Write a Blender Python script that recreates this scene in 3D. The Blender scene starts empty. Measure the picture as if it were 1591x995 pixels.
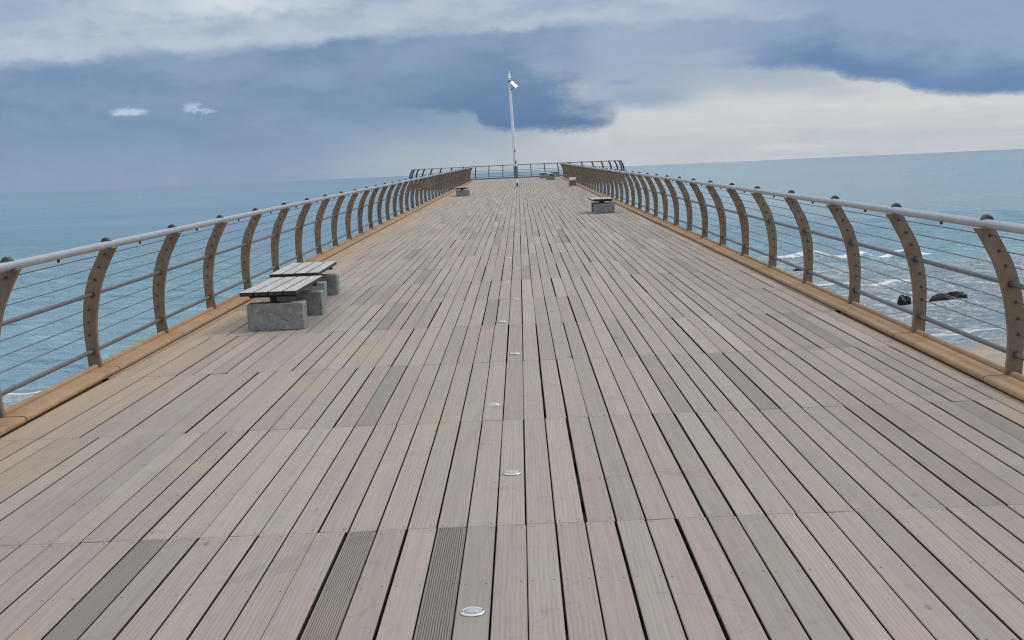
import bpy, math, random
import numpy as np
from mathutils import Matrix, Vector

random.seed(7)
rng = np.random.default_rng(11)
scene = bpy.context.scene
col = scene.collection
PI = math.pi

# ------------------------------------------------------------------ place
SLOPE = 0.0102           # the pier climbs gently towards its end
SEA = -5.2               # water level, the deck under the camera is 0
EYE = 1.8
PITCH_X = 0.148          # plank pitch
ROW = 2.52               # plank length
ROW0 = 6.05
SEAM0 = -0.04
POST0, POSTD, NPOST = 9.17, 2.27, 43
END_Y = 105.3
RAD = 8.9
CEN_X = -0.22


def zd(y):
    return SLOPE * y


def x_left(y):
    return -3.88 + 0.2 * math.exp(-(max(y, -4) - 4) / 14)


def x_right(y):
    return 3.42 - 0.1 * math.exp(-(max(y, -4) - 5) / 10)


# ------------------------------------------------------------------ helpers
def lin(*c):
    return tuple(((v / 255) / 12.92 if v / 255 <= .04045 else ((v / 255 + .055) / 1.055) ** 2.4) for v in c)


class MB:
    """collects shapes for ONE mesh"""

    def __init__(self):
        self.v, self.f, self.m, self.s = [], [], [], []

    def add(self, verts, faces, mat=0, smooth=False):
        o = len(self.v)
        self.v += [tuple(p) for p in verts]
        self.f += [tuple(i + o for i in q) for q in faces]
        self.m += [mat] * len(faces)
        self.s += [smooth] * len(faces)

    def box(self, x0, x1, y0, y1, z0, z1, b=0.0, mat=0, rot=0.0, shear=0.0):
        """box, top and side edges chamfered by b"""
        cx, cy = (x0 + x1) / 2, (y0 + y1) / 2
        if b <= 0:
            v = [(x0, y0, z0), (x1, y0, z0), (x1, y1, z0), (x0, y1, z0), (x0, y0, z1), (x1, y0, z1), (x1, y1, z1), (x0, y1, z1)]
            f = [(3, 2, 1, 0), (4, 5, 6, 7), (0, 1, 5, 4), (1, 2, 6, 5), (2, 3, 7, 6), (3, 0, 4, 7)]
        else:
            def ring(i, z):
                return [(x0 + i + b, y0 + i, z), (x1 - i - b, y0 + i, z), (x1 - i, y0 + i + b, z), (x1 - i, y1 - i - b, z),
                        (x1 - i - b, y1 - i, z), (x0 + i + b, y1 - i, z), (x0 + i, y1 - i - b, z), (x0 + i, y0 + i + b, z)]
            v = ring(b, z0) + ring(0, z0 + b) + ring(0, z1 - b) + ring(b, z1)
            f = [tuple(range(7, -1, -1)), tuple(range(24, 32))]
            for k in range(3):
                for i in range(8):
                    j = (i + 1) % 8
                    f.append((k * 8 + i, k * 8 + j, k * 8 + 8 + j, k * 8 + 8 + i))
        if rot:
            c, s = math.cos(rot), math.sin(rot)
            v = [(cx + (p[0] - cx) * c - (p[1] - cy) * s, cy + (p[0] - cx) * s + (p[1] - cy) * c, p[2]) for p in v]
        if shear:
            v = [(p[0], p[1], p[2] + shear * (p[1] - cy)) for p in v]
        self.add(v, f, mat)

    def tube(self, pts, r, n=10, mat=0, caps=True):
        pts = [Vector(p) for p in pts]
        rs = r if isinstance(r, (list, tuple)) else [r] * len(pts)
        v, f = [], []
        for i, p in enumerate(pts):
            d = (pts[min(i + 1, len(pts) - 1)] - pts[max(i - 1, 0)]).normalized()
            a = d.cross(Vector((0, 0, 1)))
            if a.length < 1e-3:
                a = Vector((1, 0, 0))
            a.normalize()
            b = a.cross(d)
            for k in range(n):
                t = 2 * PI * k / n
                v.append(p + (a * math.cos(t) + b * math.sin(t)) * rs[i])
        for i in range(len(pts) - 1):
            for k in range(n):
                j = (k + 1) % n
                f.append((i * n + k, i * n + j, i * n + n + j, i * n + n + k))
        self.add(v, f, mat, True)
        if caps:
            self.add([v[k] for k in range(n)], [tuple(range(n - 1, -1, -1))], mat)
            self.add([v[(len(pts) - 1) * n + k] for k in range(n)], [tuple(range(n))], mat)

    def lathe(self, prof, c=(0, 0, 0), n=20, mat=0, smooth=True):
        """prof: (radius, z) from bottom to top"""
        v, f = [], []
        for r, z in prof:
            for k in range(n):
                t = 2 * PI * k / n
                v.append((c[0] + r * math.cos(t), c[1] + r * math.sin(t), c[2] + z))
        for i in range(len(prof) - 1):
            for k in range(n):
                j = (k + 1) % n
                f.append((i * n + k, i * n + j, i * n + n + j, i * n + n + k))
        f.append(tuple(range(n - 1, -1, -1)))
        f.append(tuple((len(prof) - 1) * n + k for k in range(n)))
        self.add(v, f, mat, smooth)

    def plate(self, outline, y0, y1, b=0.004, mat=0):
        """an outline in XZ (counter-clockwise seen from -Y) given thickness along Y, rims chamfered"""
        n = len(outline)
        c = np.array(outline)
        nx = []
        for i in range(n):
            d = c[(i + 1) % n] - c[i - 1]
            d = d / (np.linalg.norm(d) + 1e-9)
            nx.append((d[1], -d[0]))
        ins = [(c[i][0] - nx[i][0] * b, c[i][1] - nx[i][1] * b) for i in range(n)]
        v = [(p[0], y0, p[1]) for p in ins] + [(p[0], y0 + b, p[1]) for p in c] + [(p[0], y1 - b, p[1]) for p in c] + [(p[0], y1, p[1]) for p in ins]
        f = [tuple(range(n)), tuple(range(4 * n - 1, 3 * n - 1, -1))]
        for k in range(3):
            for i in range(n):
                j = (i + 1) % n
                f.append((k * n + j, k * n + i, k * n + n + i, k * n + n + j))
        self.add(v, f, mat)

    def build(self, name, mats, parent=None, loc=None):
        base = np.array(loc if loc is not None else (0, 0, 0), float)
        me = bpy.data.meshes.new(name)
        me.from_pydata([tuple(np.array(p) - base) for p in self.v] if loc is not None else self.v, [], self.f)
        for m in (mats if isinstance(mats, (list, tuple)) else [mats]):
            me.materials.append(m)
        me.polygons.foreach_set('material_index', self.m)
        me.polygons.foreach_set('use_smooth', self.s)
        me.update()
        o = bpy.data.objects.new(name, me)
        col.objects.link(o)
        if parent is not None:
            o.parent = parent
            o.location = base - wloc(parent)
        else:
            o.location = base
        return o


def wloc(o):
    p = np.array(o.location)
    return p + wloc(o.parent) if o.parent else p


def tag(o, label, cat, group=None):
    o['label'] = label
    o['category'] = cat
    if group:
        o['group'] = group
    return o


def thing(name, label, cat, loc, group=None, rz=0.0):
    o = bpy.data.objects.new(name, None)
    o.empty_display_size = .2
    col.objects.link(o)
    o.location = loc
    o.rotation_euler = (0, 0, rz)
    return tag(o, label, cat, group)


def structure(o):
    o['kind'] = 'structure'
    return o


def copy_tree(o, parent=None):
    c = o.copy()
    col.objects.link(c)
    if parent is not None:
        c.parent = parent
    for ch in list(o.children):
        copy_tree(ch, c)
    return c


# ------------------------------------------------------------------ node helpers
class G:
    """expression building in a node tree"""

    def __init__(self, nt):
        self.nt = nt

    def new(self, t, **k):
        n = self.nt.nodes.new(t)
        for a, b in k.items():
            setattr(n, a, b)
        return n

    def put(self, sock, val):
        if isinstance(val, bpy.types.NodeSocket):
            self.nt.links.new(val, sock)
        elif isinstance(val, tuple) and sock.type == 'RGBA' and len(val) == 3:
            sock.default_value = (*val, 1)
        else:
            sock.default_value = val

    def m(self, op, a, b=0.0, c=0.0, clamp=False):
        n = self.new('ShaderNodeMath', operation=op, use_clamp=clamp)
        self.put(n.inputs[0], a)
        if len(n.inputs) > 1:
            self.put(n.inputs[1], b)
        if op in ('MULTIPLY_ADD',):
            self.put(n.inputs[2], c)
        return n.outputs[0]

    def add(self, a, b): return self.m('ADD', a, b)
    def sub(self, a, b): return self.m('SUBTRACT', a, b)
    def mul(self, *a):
        r = a[0]
        for b in a[1:]:
            r = self.m('MULTIPLY', r, b)
        return r

    def sm(self, a, b, x, lo=0.0, hi=1.0):
        n = self.new('ShaderNodeMapRange', interpolation_type='SMOOTHSTEP')
        self.put(n.inputs['Value'], x)
        n.inputs['From Min'].default_value = a
        n.inputs['From Max'].default_value = b
        n.inputs['To Min'].default_value = lo
        n.inputs['To Max'].default_value = hi
        return n.outputs[0]

    def inv(self, a): return self.m('SUBTRACT', 1.0, a)

    def mix(self, f, a, b, blend='MIX'):
        n = self.new('ShaderNodeMix', data_type='RGBA', blend_type=blend)
        self.put(n.inputs[0], f)
        self.put(n.inputs[6], a)
        self.put(n.inputs[7], b)
        return n.outputs[2]

    def xyz(self, x, y, z=0.0):
        n = self.new('ShaderNodeCombineXYZ')
        for i, v in enumerate((x, y, z)):
            self.put(n.inputs[i], v)
        return n.outputs[0]

    def noise(self, vec, scale=1.0, detail=4.0, rough=.5, dist=0.0):
        n = self.new('ShaderNodeTexNoise')
        self.put(n.inputs['Vector'], vec)
        n.inputs['Scale'].default_value = scale
        n.inputs['Detail'].default_value = detail
        n.inputs['Roughness'].default_value = rough
        n.inputs['Distortion'].default_value = dist
        return n.outputs[0]

    def curve(self, x, pts, x0, x1, y1):
        """a height given over an angle by points; joins them smoothly"""
        n = self.new('ShaderNodeFloatCurve')
        c = n.mapping.curves[0]
        pts = [((a - x0) / (x1 - x0), b / y1) for a, b in pts]
        c.points[0].location = pts[0]
        c.points[1].location = pts[-1]
        for p in pts[1:-1]:
            c.points.new(*p)
        for p in c.points:
            p.handle_type = 'AUTO_CLAMPED'
        n.mapping.update()
        self.put(n.inputs['Value'], self.m('MULTIPLY_ADD', x, 1 / (x1 - x0), -x0 / (x1 - x0), clamp=True))
        self.nt.nodes.active = None
        return self.mul(n.outputs[0], y1)

    def pos(self):
        return self.new('ShaderNodeNewGeometry').outputs['Position']

    def attr(self, name):
        return self.new('ShaderNodeAttribute', attribute_name=name)

    def sep(self, v):
        n = self.new('ShaderNodeSeparateXYZ')
        self.put(n.inputs[0], v)
        return n.outputs


def material(name):
    m = bpy.data.materials.new(name)
    m.use_nodes = True
    nt = m.node_tree
    b = nt.nodes['Principled BSDF']
    return m, G(nt), b


def bump(g, bsdf, height, strength=.4, distance=.01):
    n = g.new('ShaderNodeBump')
    n.inputs['Strength'].default_value = strength
    n.inputs['Distance'].default_value = distance
    g.put(n.inputs['Height'], height)
    g.put(bsdf.inputs['Normal'], n.outputs[0])


def scaled(g, vec, s):
    n = g.new('ShaderNodeVectorMath', operation='MULTIPLY')
    g.put(n.inputs[0], vec)
    n.inputs[1].default_value = s
    return n.outputs[0]


# ------------------------------------------------------------------ materials
def mat_deck():
    m, g, b = material('weathered_deck_wood')
    P = g.pos()
    a = g.attr('plank')
    ra, rb, rc = g.sep(a.outputs['Vector'])
    off = g.xyz(g.mul(ra, 37.0), g.mul(rb, 91.0), g.mul(rc, 53.0))
    v = g.new('ShaderNodeVectorMath', operation='ADD')
    g.put(v.inputs[0], P)
    g.put(v.inputs[1], off)
    V = v.outputs[0]
    # tone of each plank
    r = g.new('ShaderNodeValToRGB')
    cr = r.color_ramp
    stops = [(0.0, (0.240, 0.200, 0.180)), (.22, (0.274, 0.226, 0.206)), (.45, (0.256, 0.220, 0.198)), (.62, (0.290, 0.240, 0.219)), (.8, (0.244, 0.210, 0.190)), (.93, (0.325, 0.277, 0.242)), (1.0, (0.219, 0.185, 0.161))]
    cr.elements[0].position, cr.elements[0].color = 0.0, (*stops[0][1], 1)
    cr.elements[1].position, cr.elements[1].color = 1.0, (*stops[-1][1], 1)
    for p, c in stops[1:-1]:
        e = cr.elements.new(p)
        e.color = (*c, 1)
    g.put(r.inputs[0], ra)
    base = r.outputs[0]
    # planks bleach to a greener or a pinker grey in broad patches
    patch = g.noise(scaled(g, V, (2.2, .55, 1)), 1.0, 3, .55)
    base = g.mix(g.mul(g.sm(.42, .66, patch), .5), base, (0.258, 0.229, 0.207))
    base = g.mix(g.mul(g.sm(.55, .35, patch), .5), base, (0.280, 0.232, 0.210))
    # fine grain along the plank
    fine = g.noise(scaled(g, V, (190, 3.2, 20)), 1.0, 3, .6)
    coarse = g.noise(scaled(g, V, (46, .9, 6)), 1.0, 3, .55, .4)
    base = g.mix(1.0, base, g.mix(g.sm(.3, .7, fine), (.93, .93, .935), (1.05, 1.05, 1.045)), 'MULTIPLY')
    base = g.mix(1.0, base, g.mix(g.sm(.32, .68, coarse), (.94, .935, .93), (1.05, 1.05, 1.05)), 'MULTIPLY')
    # flame figure on some planks
    w = g.new('ShaderNodeTexWave', wave_type='BANDS', bands_direction='X')
    g.put(w.inputs['Vector'], scaled(g, V, (11, 2.1, 1)))
    w.inputs['Scale'].default_value = 1.4
    w.inputs['Distortion'].default_value = 5
    w.inputs['Detail'].default_value = 2
    w.inputs['Detail Scale'].default_value = .7
    fig = g.mul(g.sm(.62, .8, rb), g.sm(.35, .75, w.outputs['Fac']), .30)
    base = g.mix(fig, base, (0.357, 0.303, 0.256))
    # spots, small knots and old stains
    knot = g.noise(scaled(g, V, (9, 3.2, 3)), 1.0, 2, .4)
    base = g.mix(g.mul(g.sm(.745, .80, knot), .55), base, (.085, .068, .058))
    stain = g.noise(scaled(g, P, (.55, .4, 1)), 1.0, 5, .6)
    base = g.mix(g.mul(g.sm(.54, .72, stain), .40), base, (0.191, 0.164, 0.139))
    dirt = g.noise(scaled(g, V, (14, 5, 1)), 1.0, 5, .7)
    base = g.mix(g.mul(g.sm(.56, .78, dirt), .26), base, (0.133, 0.109, 0.093))
    scuff = g.noise(scaled(g, P, (3.5, 1.1, 1)), 1.0, 6, .75, .6)
    base = g.mix(g.mul(g.sm(.60, .74, scuff), .45), base, (.36, .325, .295))
    sand = g.noise(scaled(g, P, (.9, .8, 1)), 1.0, 4, .6, .5)
    base = g.mix(g.mul(g.sm(.54, .70, sand), g.sm(2.5, -2.5, g.sep(P)[0], .25, .75)), base, (.290, .250, .182))
    drip = g.noise(scaled(g, P, (1.1, 1.7, 1)), 1.0, 5, .7, 1.2)
    base = g.mix(g.mul(g.sm(.60, .68, drip), .28), base, (.150, .128, .112))
    ring = g.noise(scaled(g, P, (2.3, 2.6, 1)), 1.0, 2, .5, .8)
    base = g.mix(g.mul(g.sm(.012, .003, g.m('ABSOLUTE', g.sub(ring, .60))), .18), base, (.16, .14, .125))
    base = g.mix(1.0, base, g.mix(rc, (.96, .965, .96), (1.10, 1.10, 1.085)), 'MULTIPLY')
    # dark board (replaced, grey) is given by the attribute's alpha
    base = g.mix(a.outputs['Alpha'], base, g.mix(fine, (.095, .090, .084), (.165, .157, .147)))
    # tan soil washed off the kerbs
    X = g.sep(P)[0]
    sn = g.noise(scaled(g, P, (1.6, .7, 1)), 1.0, 5, .62)
    edge = g.m('ADD', X, g.m('MULTIPLY_ADD', sn, 1.5, -.75))
    tl = g.sm(-2.75, -3.85, edge)
    tr = g.sm(3.02, 3.7, edge)
    base = g.mix(g.mul(g.m('MAXIMUM', tl, g.mul(tr, .8)), .60), base, (.350, .250, .150))
    g.put(b.inputs['Base Color'], base)
    g.put(b.inputs['Roughness'], g.m('MULTIPLY_ADD', fine, .18, .58))
    b.inputs['Specular IOR Level'].default_value = .35
    bump(g, b, g.add(g.mul(fine, .6), coarse), .35, .004)
    return m


def mat_simple(name, base, rough=.6, metal=0.0, var=.15, scale=6.0, spec=.5, stain=None, bumps=.15, stretch=(1, 1, 1)):
    m, g, b = material(name)
    P = scaled(g, g.pos(), stretch)
    n = g.noise(P, scale, 5, .6)
    n2 = g.noise(P, scale * .21, 4, .6)
    c = g.mix(1.0, base, g.mix(g.sm(.3, .7, n), (1 - var,) * 3, (1 + var,) * 3), 'MULTIPLY')
    if stain:
        c = g.mix(g.mul(g.sm(.5, .72, n2), stain[1]), c, stain[0])
    g.put(b.inputs['Base Color'], c)
    g.put(b.inputs['Roughness'], g.m('MULTIPLY_ADD', n2, .2, rough - .1))
    b.inputs['Metallic'].default_value = metal
    b.inputs['Specular IOR Level'].default_value = spec
    if bumps:
        bump(g, b, n, bumps, .004)
    return m


def mat_concrete():
    m, g, b = material('cast_concrete')
    P = g.pos()
    n = g.noise(P, 14, 6, .65)
    n2 = g.noise(scaled(g, P, (1.5, 1.5, 3.0)), 1.9, 5, .6)
    n3 = g.noise(P, 90, 2, .5)
    c = g.mix(g.sm(.3, .7, n), (.170, .172, .170), (.285, .288, .282))
    c = g.mix(g.mul(g.sm(.52, .70, n2), .5), c, (.085, .087, .088))
    cr = g.noise(scaled(g, P, (1.6, 1.6, 6.5)), 1.0, 3, .6)
    c = g.mix(g.mul(g.sm(.014, .003, g.m('ABSOLUTE', g.sub(cr, .46))), g.sm(.45, .6, n), .8), c, (.03, .03, .032))
    c = g.mix(g.mul(g.sm(.66, .72, n3), .5), c, (.07, .07, .07))
    g.put(b.inputs['Base Color'], c)
    b.inputs['Roughness'].default_value = .85
    b.inputs['Specular IOR Level'].default_value = .25
    bump(g, b, g.add(n, n3), .4, .004)
    return m


def mat_post():
    m, g, b = material('taupe_painted_steel')
    P = g.pos()
    n = g.noise(P, 9, 6, .65)
    n2 = g.noise(scaled(g, P, (1, 1, .35)), 3.1, 5, .6)
    c = g.mix(g.sm(.3, .7, n), (.158, .124, .092), (.215, .172, .130))
    oi = g.new('ShaderNodeObjectInfo').outputs['Random']
    c = g.mix(1.0, c, g.mix(oi, (.90, .89, .87), (1.12, 1.10, 1.08)), 'MULTIPLY')
    run = g.noise(scaled(g, P, (26, 26, 2.2)), 1.0, 4, .65)
    c = g.mix(g.mul(g.sm(.54, .70, run), .55), c, (.115, .070, .042))
    c = g.mix(g.mul(g.sm(.66, .74, g.noise(P, 38, 3, .6)), .5), c, (.30, .27, .235))
    c = g.mix(g.mul(g.sm(.53, .75, n2), .5), c, (.175, .112, .065))
    g.put(b.inputs['Base Color'], c)
    g.put(b.inputs['Roughness'], g.m('MULTIPLY_ADD', n, .25, .42))
    b.inputs['Specular IOR Level'].default_value = .4
    bump(g, b, n, .12, .003)
    return m


def mat_kerb():
    m, g, b = material('tan_kerb_stone')
    P = g.pos()
    n = g.noise(P, 16, 5, .6)
    n2 = g.noise(scaled(g, P, (1.2, .5, 1)), 1.3, 5, .6)
    n3 = g.noise(P, 120, 2, .5)
    c = g.mix(g.sm(.3, .7, n), (.270, .166, .090), (.330, .208, .116))
    c = g.mix(g.mul(g.sm(.46, .68, n2), .55), c, (.37, .245, .145))
    c = g.mix(g.mul(g.sm(.52, .68, g.noise(P, 2.9, 6, .75)), .6), c, (.165, .105, .062))
    c = g.mix(g.mul(g.sm(.62, .70, g.noise(P, 24, 4, .7)), .5), c, (.13, .09, .06))
    g.put(b.inputs['Base Color'], c)
    b.inputs['Roughness'].default_value = .72
    b.inputs['Specular IOR Level'].default_value = .35
    bump(g, b, g.add(n, g.mul(n3, .4)), .3, .004)
    return m


def mat_seat():
    m, g, b = material('bleached_seat_slats')
    P = g.pos()
    gr = g.noise(scaled(g, P, (120, 3, 120)), 1.0, 4, .6)
    n = g.noise(scaled(g, P, (6, 1.2, 6)), 1.0, 4, .6)
    c = g.mix(g.sm(.3, .7, gr), (.30, .295, .29), (.46, .455, .45))
    c = g.mix(g.mul(g.sm(.5, .75, n), .5), c, (.25, .235, .22))
    # end grain and flanks much darker than the top faces
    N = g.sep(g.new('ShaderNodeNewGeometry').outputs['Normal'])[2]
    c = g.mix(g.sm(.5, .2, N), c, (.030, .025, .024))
    g.put(b.inputs['Base Color'], c)
    b.inputs['Roughness'].default_value = .6
    b.inputs['Specular IOR Level'].default_value = .4
    bump(g, b, gr, .25, .003)
    return m


def mat_water():
    m, g, b = material('sea_water')
    P = g.pos()
    X, Y, Z = g.sep(P)
    surf = g.attr('surf').outputs['Fac']
    crest = g.attr('crest').outputs['Fac']
    shore = g.attr('shore').outputs['Fac']
    # colour of the water body in long drifting bands
    band = g.noise(scaled(g, P, (.004, .016, 1)), 1.0, 5, .55)
    band2 = g.noise(scaled(g, P, (.03, .11, 1)), 1.0, 4, .6)
    c = g.mix(g.sm(.3, .7, band), (.062, .168, .245), (.110, .240, .318))
    c = g.mix(g.mul(g.sm(.5, .72, band2), .45), c, (.16, .285, .345))
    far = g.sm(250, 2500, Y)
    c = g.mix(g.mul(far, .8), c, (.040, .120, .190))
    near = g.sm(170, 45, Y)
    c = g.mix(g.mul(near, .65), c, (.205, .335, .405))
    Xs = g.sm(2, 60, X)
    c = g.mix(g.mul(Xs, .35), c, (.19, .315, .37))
    flk = g.noise(scaled(g, P, (.30, 1.25, 1)), 1.0, 6, .65)  # ripple light and dark painted as flecks into the water colour
    nr = g.sm(420, 60, Y)
    c = g.mix(g.mul(g.sm(.52, .66, flk), nr, .55), c, (.30, .43, .50))
    c = g.mix(g.mul(g.sm(.48, .36, flk), nr, .38), c, (.10, .20, .26))
    c = g.mix(g.mul(surf, .75), c, (.25, .315, .37))
    # foam: torn lacework in the surf, full on crests, a line along the shore
    f1 = g.noise(scaled(g, P, (.62, 1.5, 1)), 1.0, 8, .68, .5)
    f2 = g.noise(scaled(g, P, (.16, .42, 1)), 1.0, 4, .6)
    lace = g.m('ABSOLUTE', g.sub(f1, .5))
    lf = g.mul(g.sm(.050, .008, lace), g.sm(.38, .52, f2), surf)
    f5 = g.noise(scaled(g, P, (1.5, 3.0, 1)), 1.0, 7, .7, .3)
    sf = g.mul(g.sm(.50, .62, g.add(g.mul(f5, .55), g.mul(f2, .42))), surf)
    f4 = g.noise(scaled(g, P, (1.3, 1.1, 1.3)), 1.0, 6, .65)
    cf = g.sm(.52, .66, g.add(g.mul(f4, .62), g.mul(crest, .50)))
    hf = g.sm(.58, .70, g.add(g.mul(f1, .52), g.mul(shore, .48)))
    # scattered flecks on open water
    fl = g.noise(scaled(g, P, (.9, 3.4, 1)), 1.0, 6, .7)
    ff = g.mul(g.sm(.735, .80, fl), .55)
    st = g.noise(scaled(g, P, (.10, .75, 1)), 1.0, 6, .7, .4)
    sf = g.m('MAXIMUM', sf, g.mul(g.sm(.50, .64, st), g.sm(.38, .62, f5), surf, .85))
    foam = g.m('MAXIMUM', g.m('MAXIMUM', g.mul(lf, .75), g.mul(sf, .9)), g.m('MAXIMUM', g.m('MAXIMUM', cf, hf), ff), clamp=True)
    c = g.mix(foam, c, (.74, .775, .80))
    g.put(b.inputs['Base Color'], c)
    g.put(b.inputs['Roughness'], g.m('MULTIPLY_ADD', foam, .55, .13))
    b.inputs['IOR'].default_value = 1.333
    # ripples
    w1 = g.noise(scaled(g, P, (.55, 1.5, 1)), 1.0, 5, .62, .3)
    w2 = g.noise(scaled(g, P, (2.2, 5.2, 1)), 1.0, 4, .6)
    w3 = g.noise(scaled(g, P, (.05, .16, 1)), 1.0, 4, .55)
    w4 = g.noise(scaled(g, P, (.95, 1.25, 1)), 1.0, 7, .7, .4)
    h = g.add(g.add(g.mul(w1, .50), g.mul(w2, .12)), g.add(g.mul(w3, 1.5), g.add(g.mul(foam, .10), g.mul(w4, surf, .55))))
    bump(g, b, h, 1.0, 1.0)
    return m


def mat_beach():
    m, g, b = material('wet_sand')
    P = g.pos()
    n = g.noise(P, 1.1, 6, .65)
    n2 = g.noise(P, 22, 4, .7)
    Z = g.sep(P)[2]
    c = g.mix(g.sm(.3, .7, n), (.23, .20, .165), (.31, .275, .235))
    c = g.mix(g.mul(g.sm(.55, .7, n2), .4), c, (.14, .12, .10))
    wet = g.sm(SEA + .30, SEA + .02, g.add(Z, g.mul(n, .1)))
    c = g.mix(g.mul(wet, .7), c, (.15, .135, .12))
    g.put(b.inputs['Base Color'], c)
    g.put(b.inputs['Roughness'], g.m('MULTIPLY_ADD', wet, -.5, .9))
    bump(g, b, g.add(n, g.mul(n2, .3)), .5, .03)
    return m


M_DECK = mat_deck()
M_FLANK = mat_simple('dark_plank_flank', (.050, .042, .037), .9, 0, .3, 12, spec=.1, bumps=0)  # plank side faces down in the gaps, darker than the tops
M_SCREW = mat_simple('screw_steel', (.10, .095, .09), .5, .6, .1, 30, bumps=0)
M_POST = mat_post()
M_CAP = mat_simple('dark_cap_steel', (.065, .066, .070), .5, .2, .2, 25)
M_RAIL = mat_simple('galvanised_rail', (.40, .415, .44), .34, .6, .08, 9, stain=((.36, .35, .34), .4), bumps=.04)
M_TUBE = mat_simple('steel_tube', (.125, .13, .142), .36, .35, .1, 9, bumps=.04)
M_CABLE = mat_simple('steel_cable', (.16, .17, .185), .45, .7, .1, 30, bumps=0)
M_FERRULE = mat_simple('rusty_ferrule', (.075, .05, .038), .6, .3, .2, 60, bumps=0)
M_KERB = mat_kerb()
M_CONC = mat_concrete()
M_SEAT = mat_seat()
M_IRON = mat_simple('black_bench_iron', (.022, .022, .025), .55, .2, .2, 20)
M_WATER = mat_water()
M_BEACH = mat_beach()
M_ROCK = mat_simple('dark_wet_rock', (.009, .0095, .011), .6, 0, .5, 9, spec=.3, bumps=.8)
M_WHITE = mat_simple('white_pole_paint', (.70, .73, .76), .4, 0, .06, 5, stain=((.5, .48, .45), .3), bumps=.05)
M_GREYBOX = mat_simple('grey_pole_sleeve', (.13, .15, .17), .55, .1, .1, 8)
M_PANEL = mat_simple('panel_glass', (.50, .53, .56), .2, 0, .05, 8, bumps=0)
M_LENS = mat_simple('frosted_lens', (.34, .36, .37), .18, 0, .05, 40, bumps=0)
M_RING = mat_simple('brushed_ring', (.60, .61, .62), .34, .85, .06, 90, bumps=.05)
M_BOXW = mat_simple('brown_box_wood', (.17, .115, .075), .7, 0, .2, 8, stretch=(1, 1, 6))
M_BOXT = mat_simple('pale_box_top', (.72, .68, .64), .7, 0, .08, 8)
M_BEAM = mat_simple('pier_concrete', (.19, .185, .175), .85, 0, .15, 2, stain=((.10, .095, .085), .6))
M_DARK = mat_simple('joist_timber', (.030, .026, .022), .85, 0, .2, 6)

# ------------------------------------------------------------------ deck
def plank_key(row, xc):
    for (r, x), k in {(1, -1.13): 1, (-1, -.43): 2, (-1, -.85): 3, (-1, -1.95): 1, (1, 1.69): 1, (0, 3.0): 1, (3, -1.55): 1, (5, 2.62): 1, (9, .9): 1, (7, -2.2): 1, (12, -.7): 1, (16, 1.5): 1, (4, -1.9): 1, (2, 2.9): 1}.items():
        if r == row and abs(xc - x) < PITCH_X * .5:
            return k
    return 0


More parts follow.
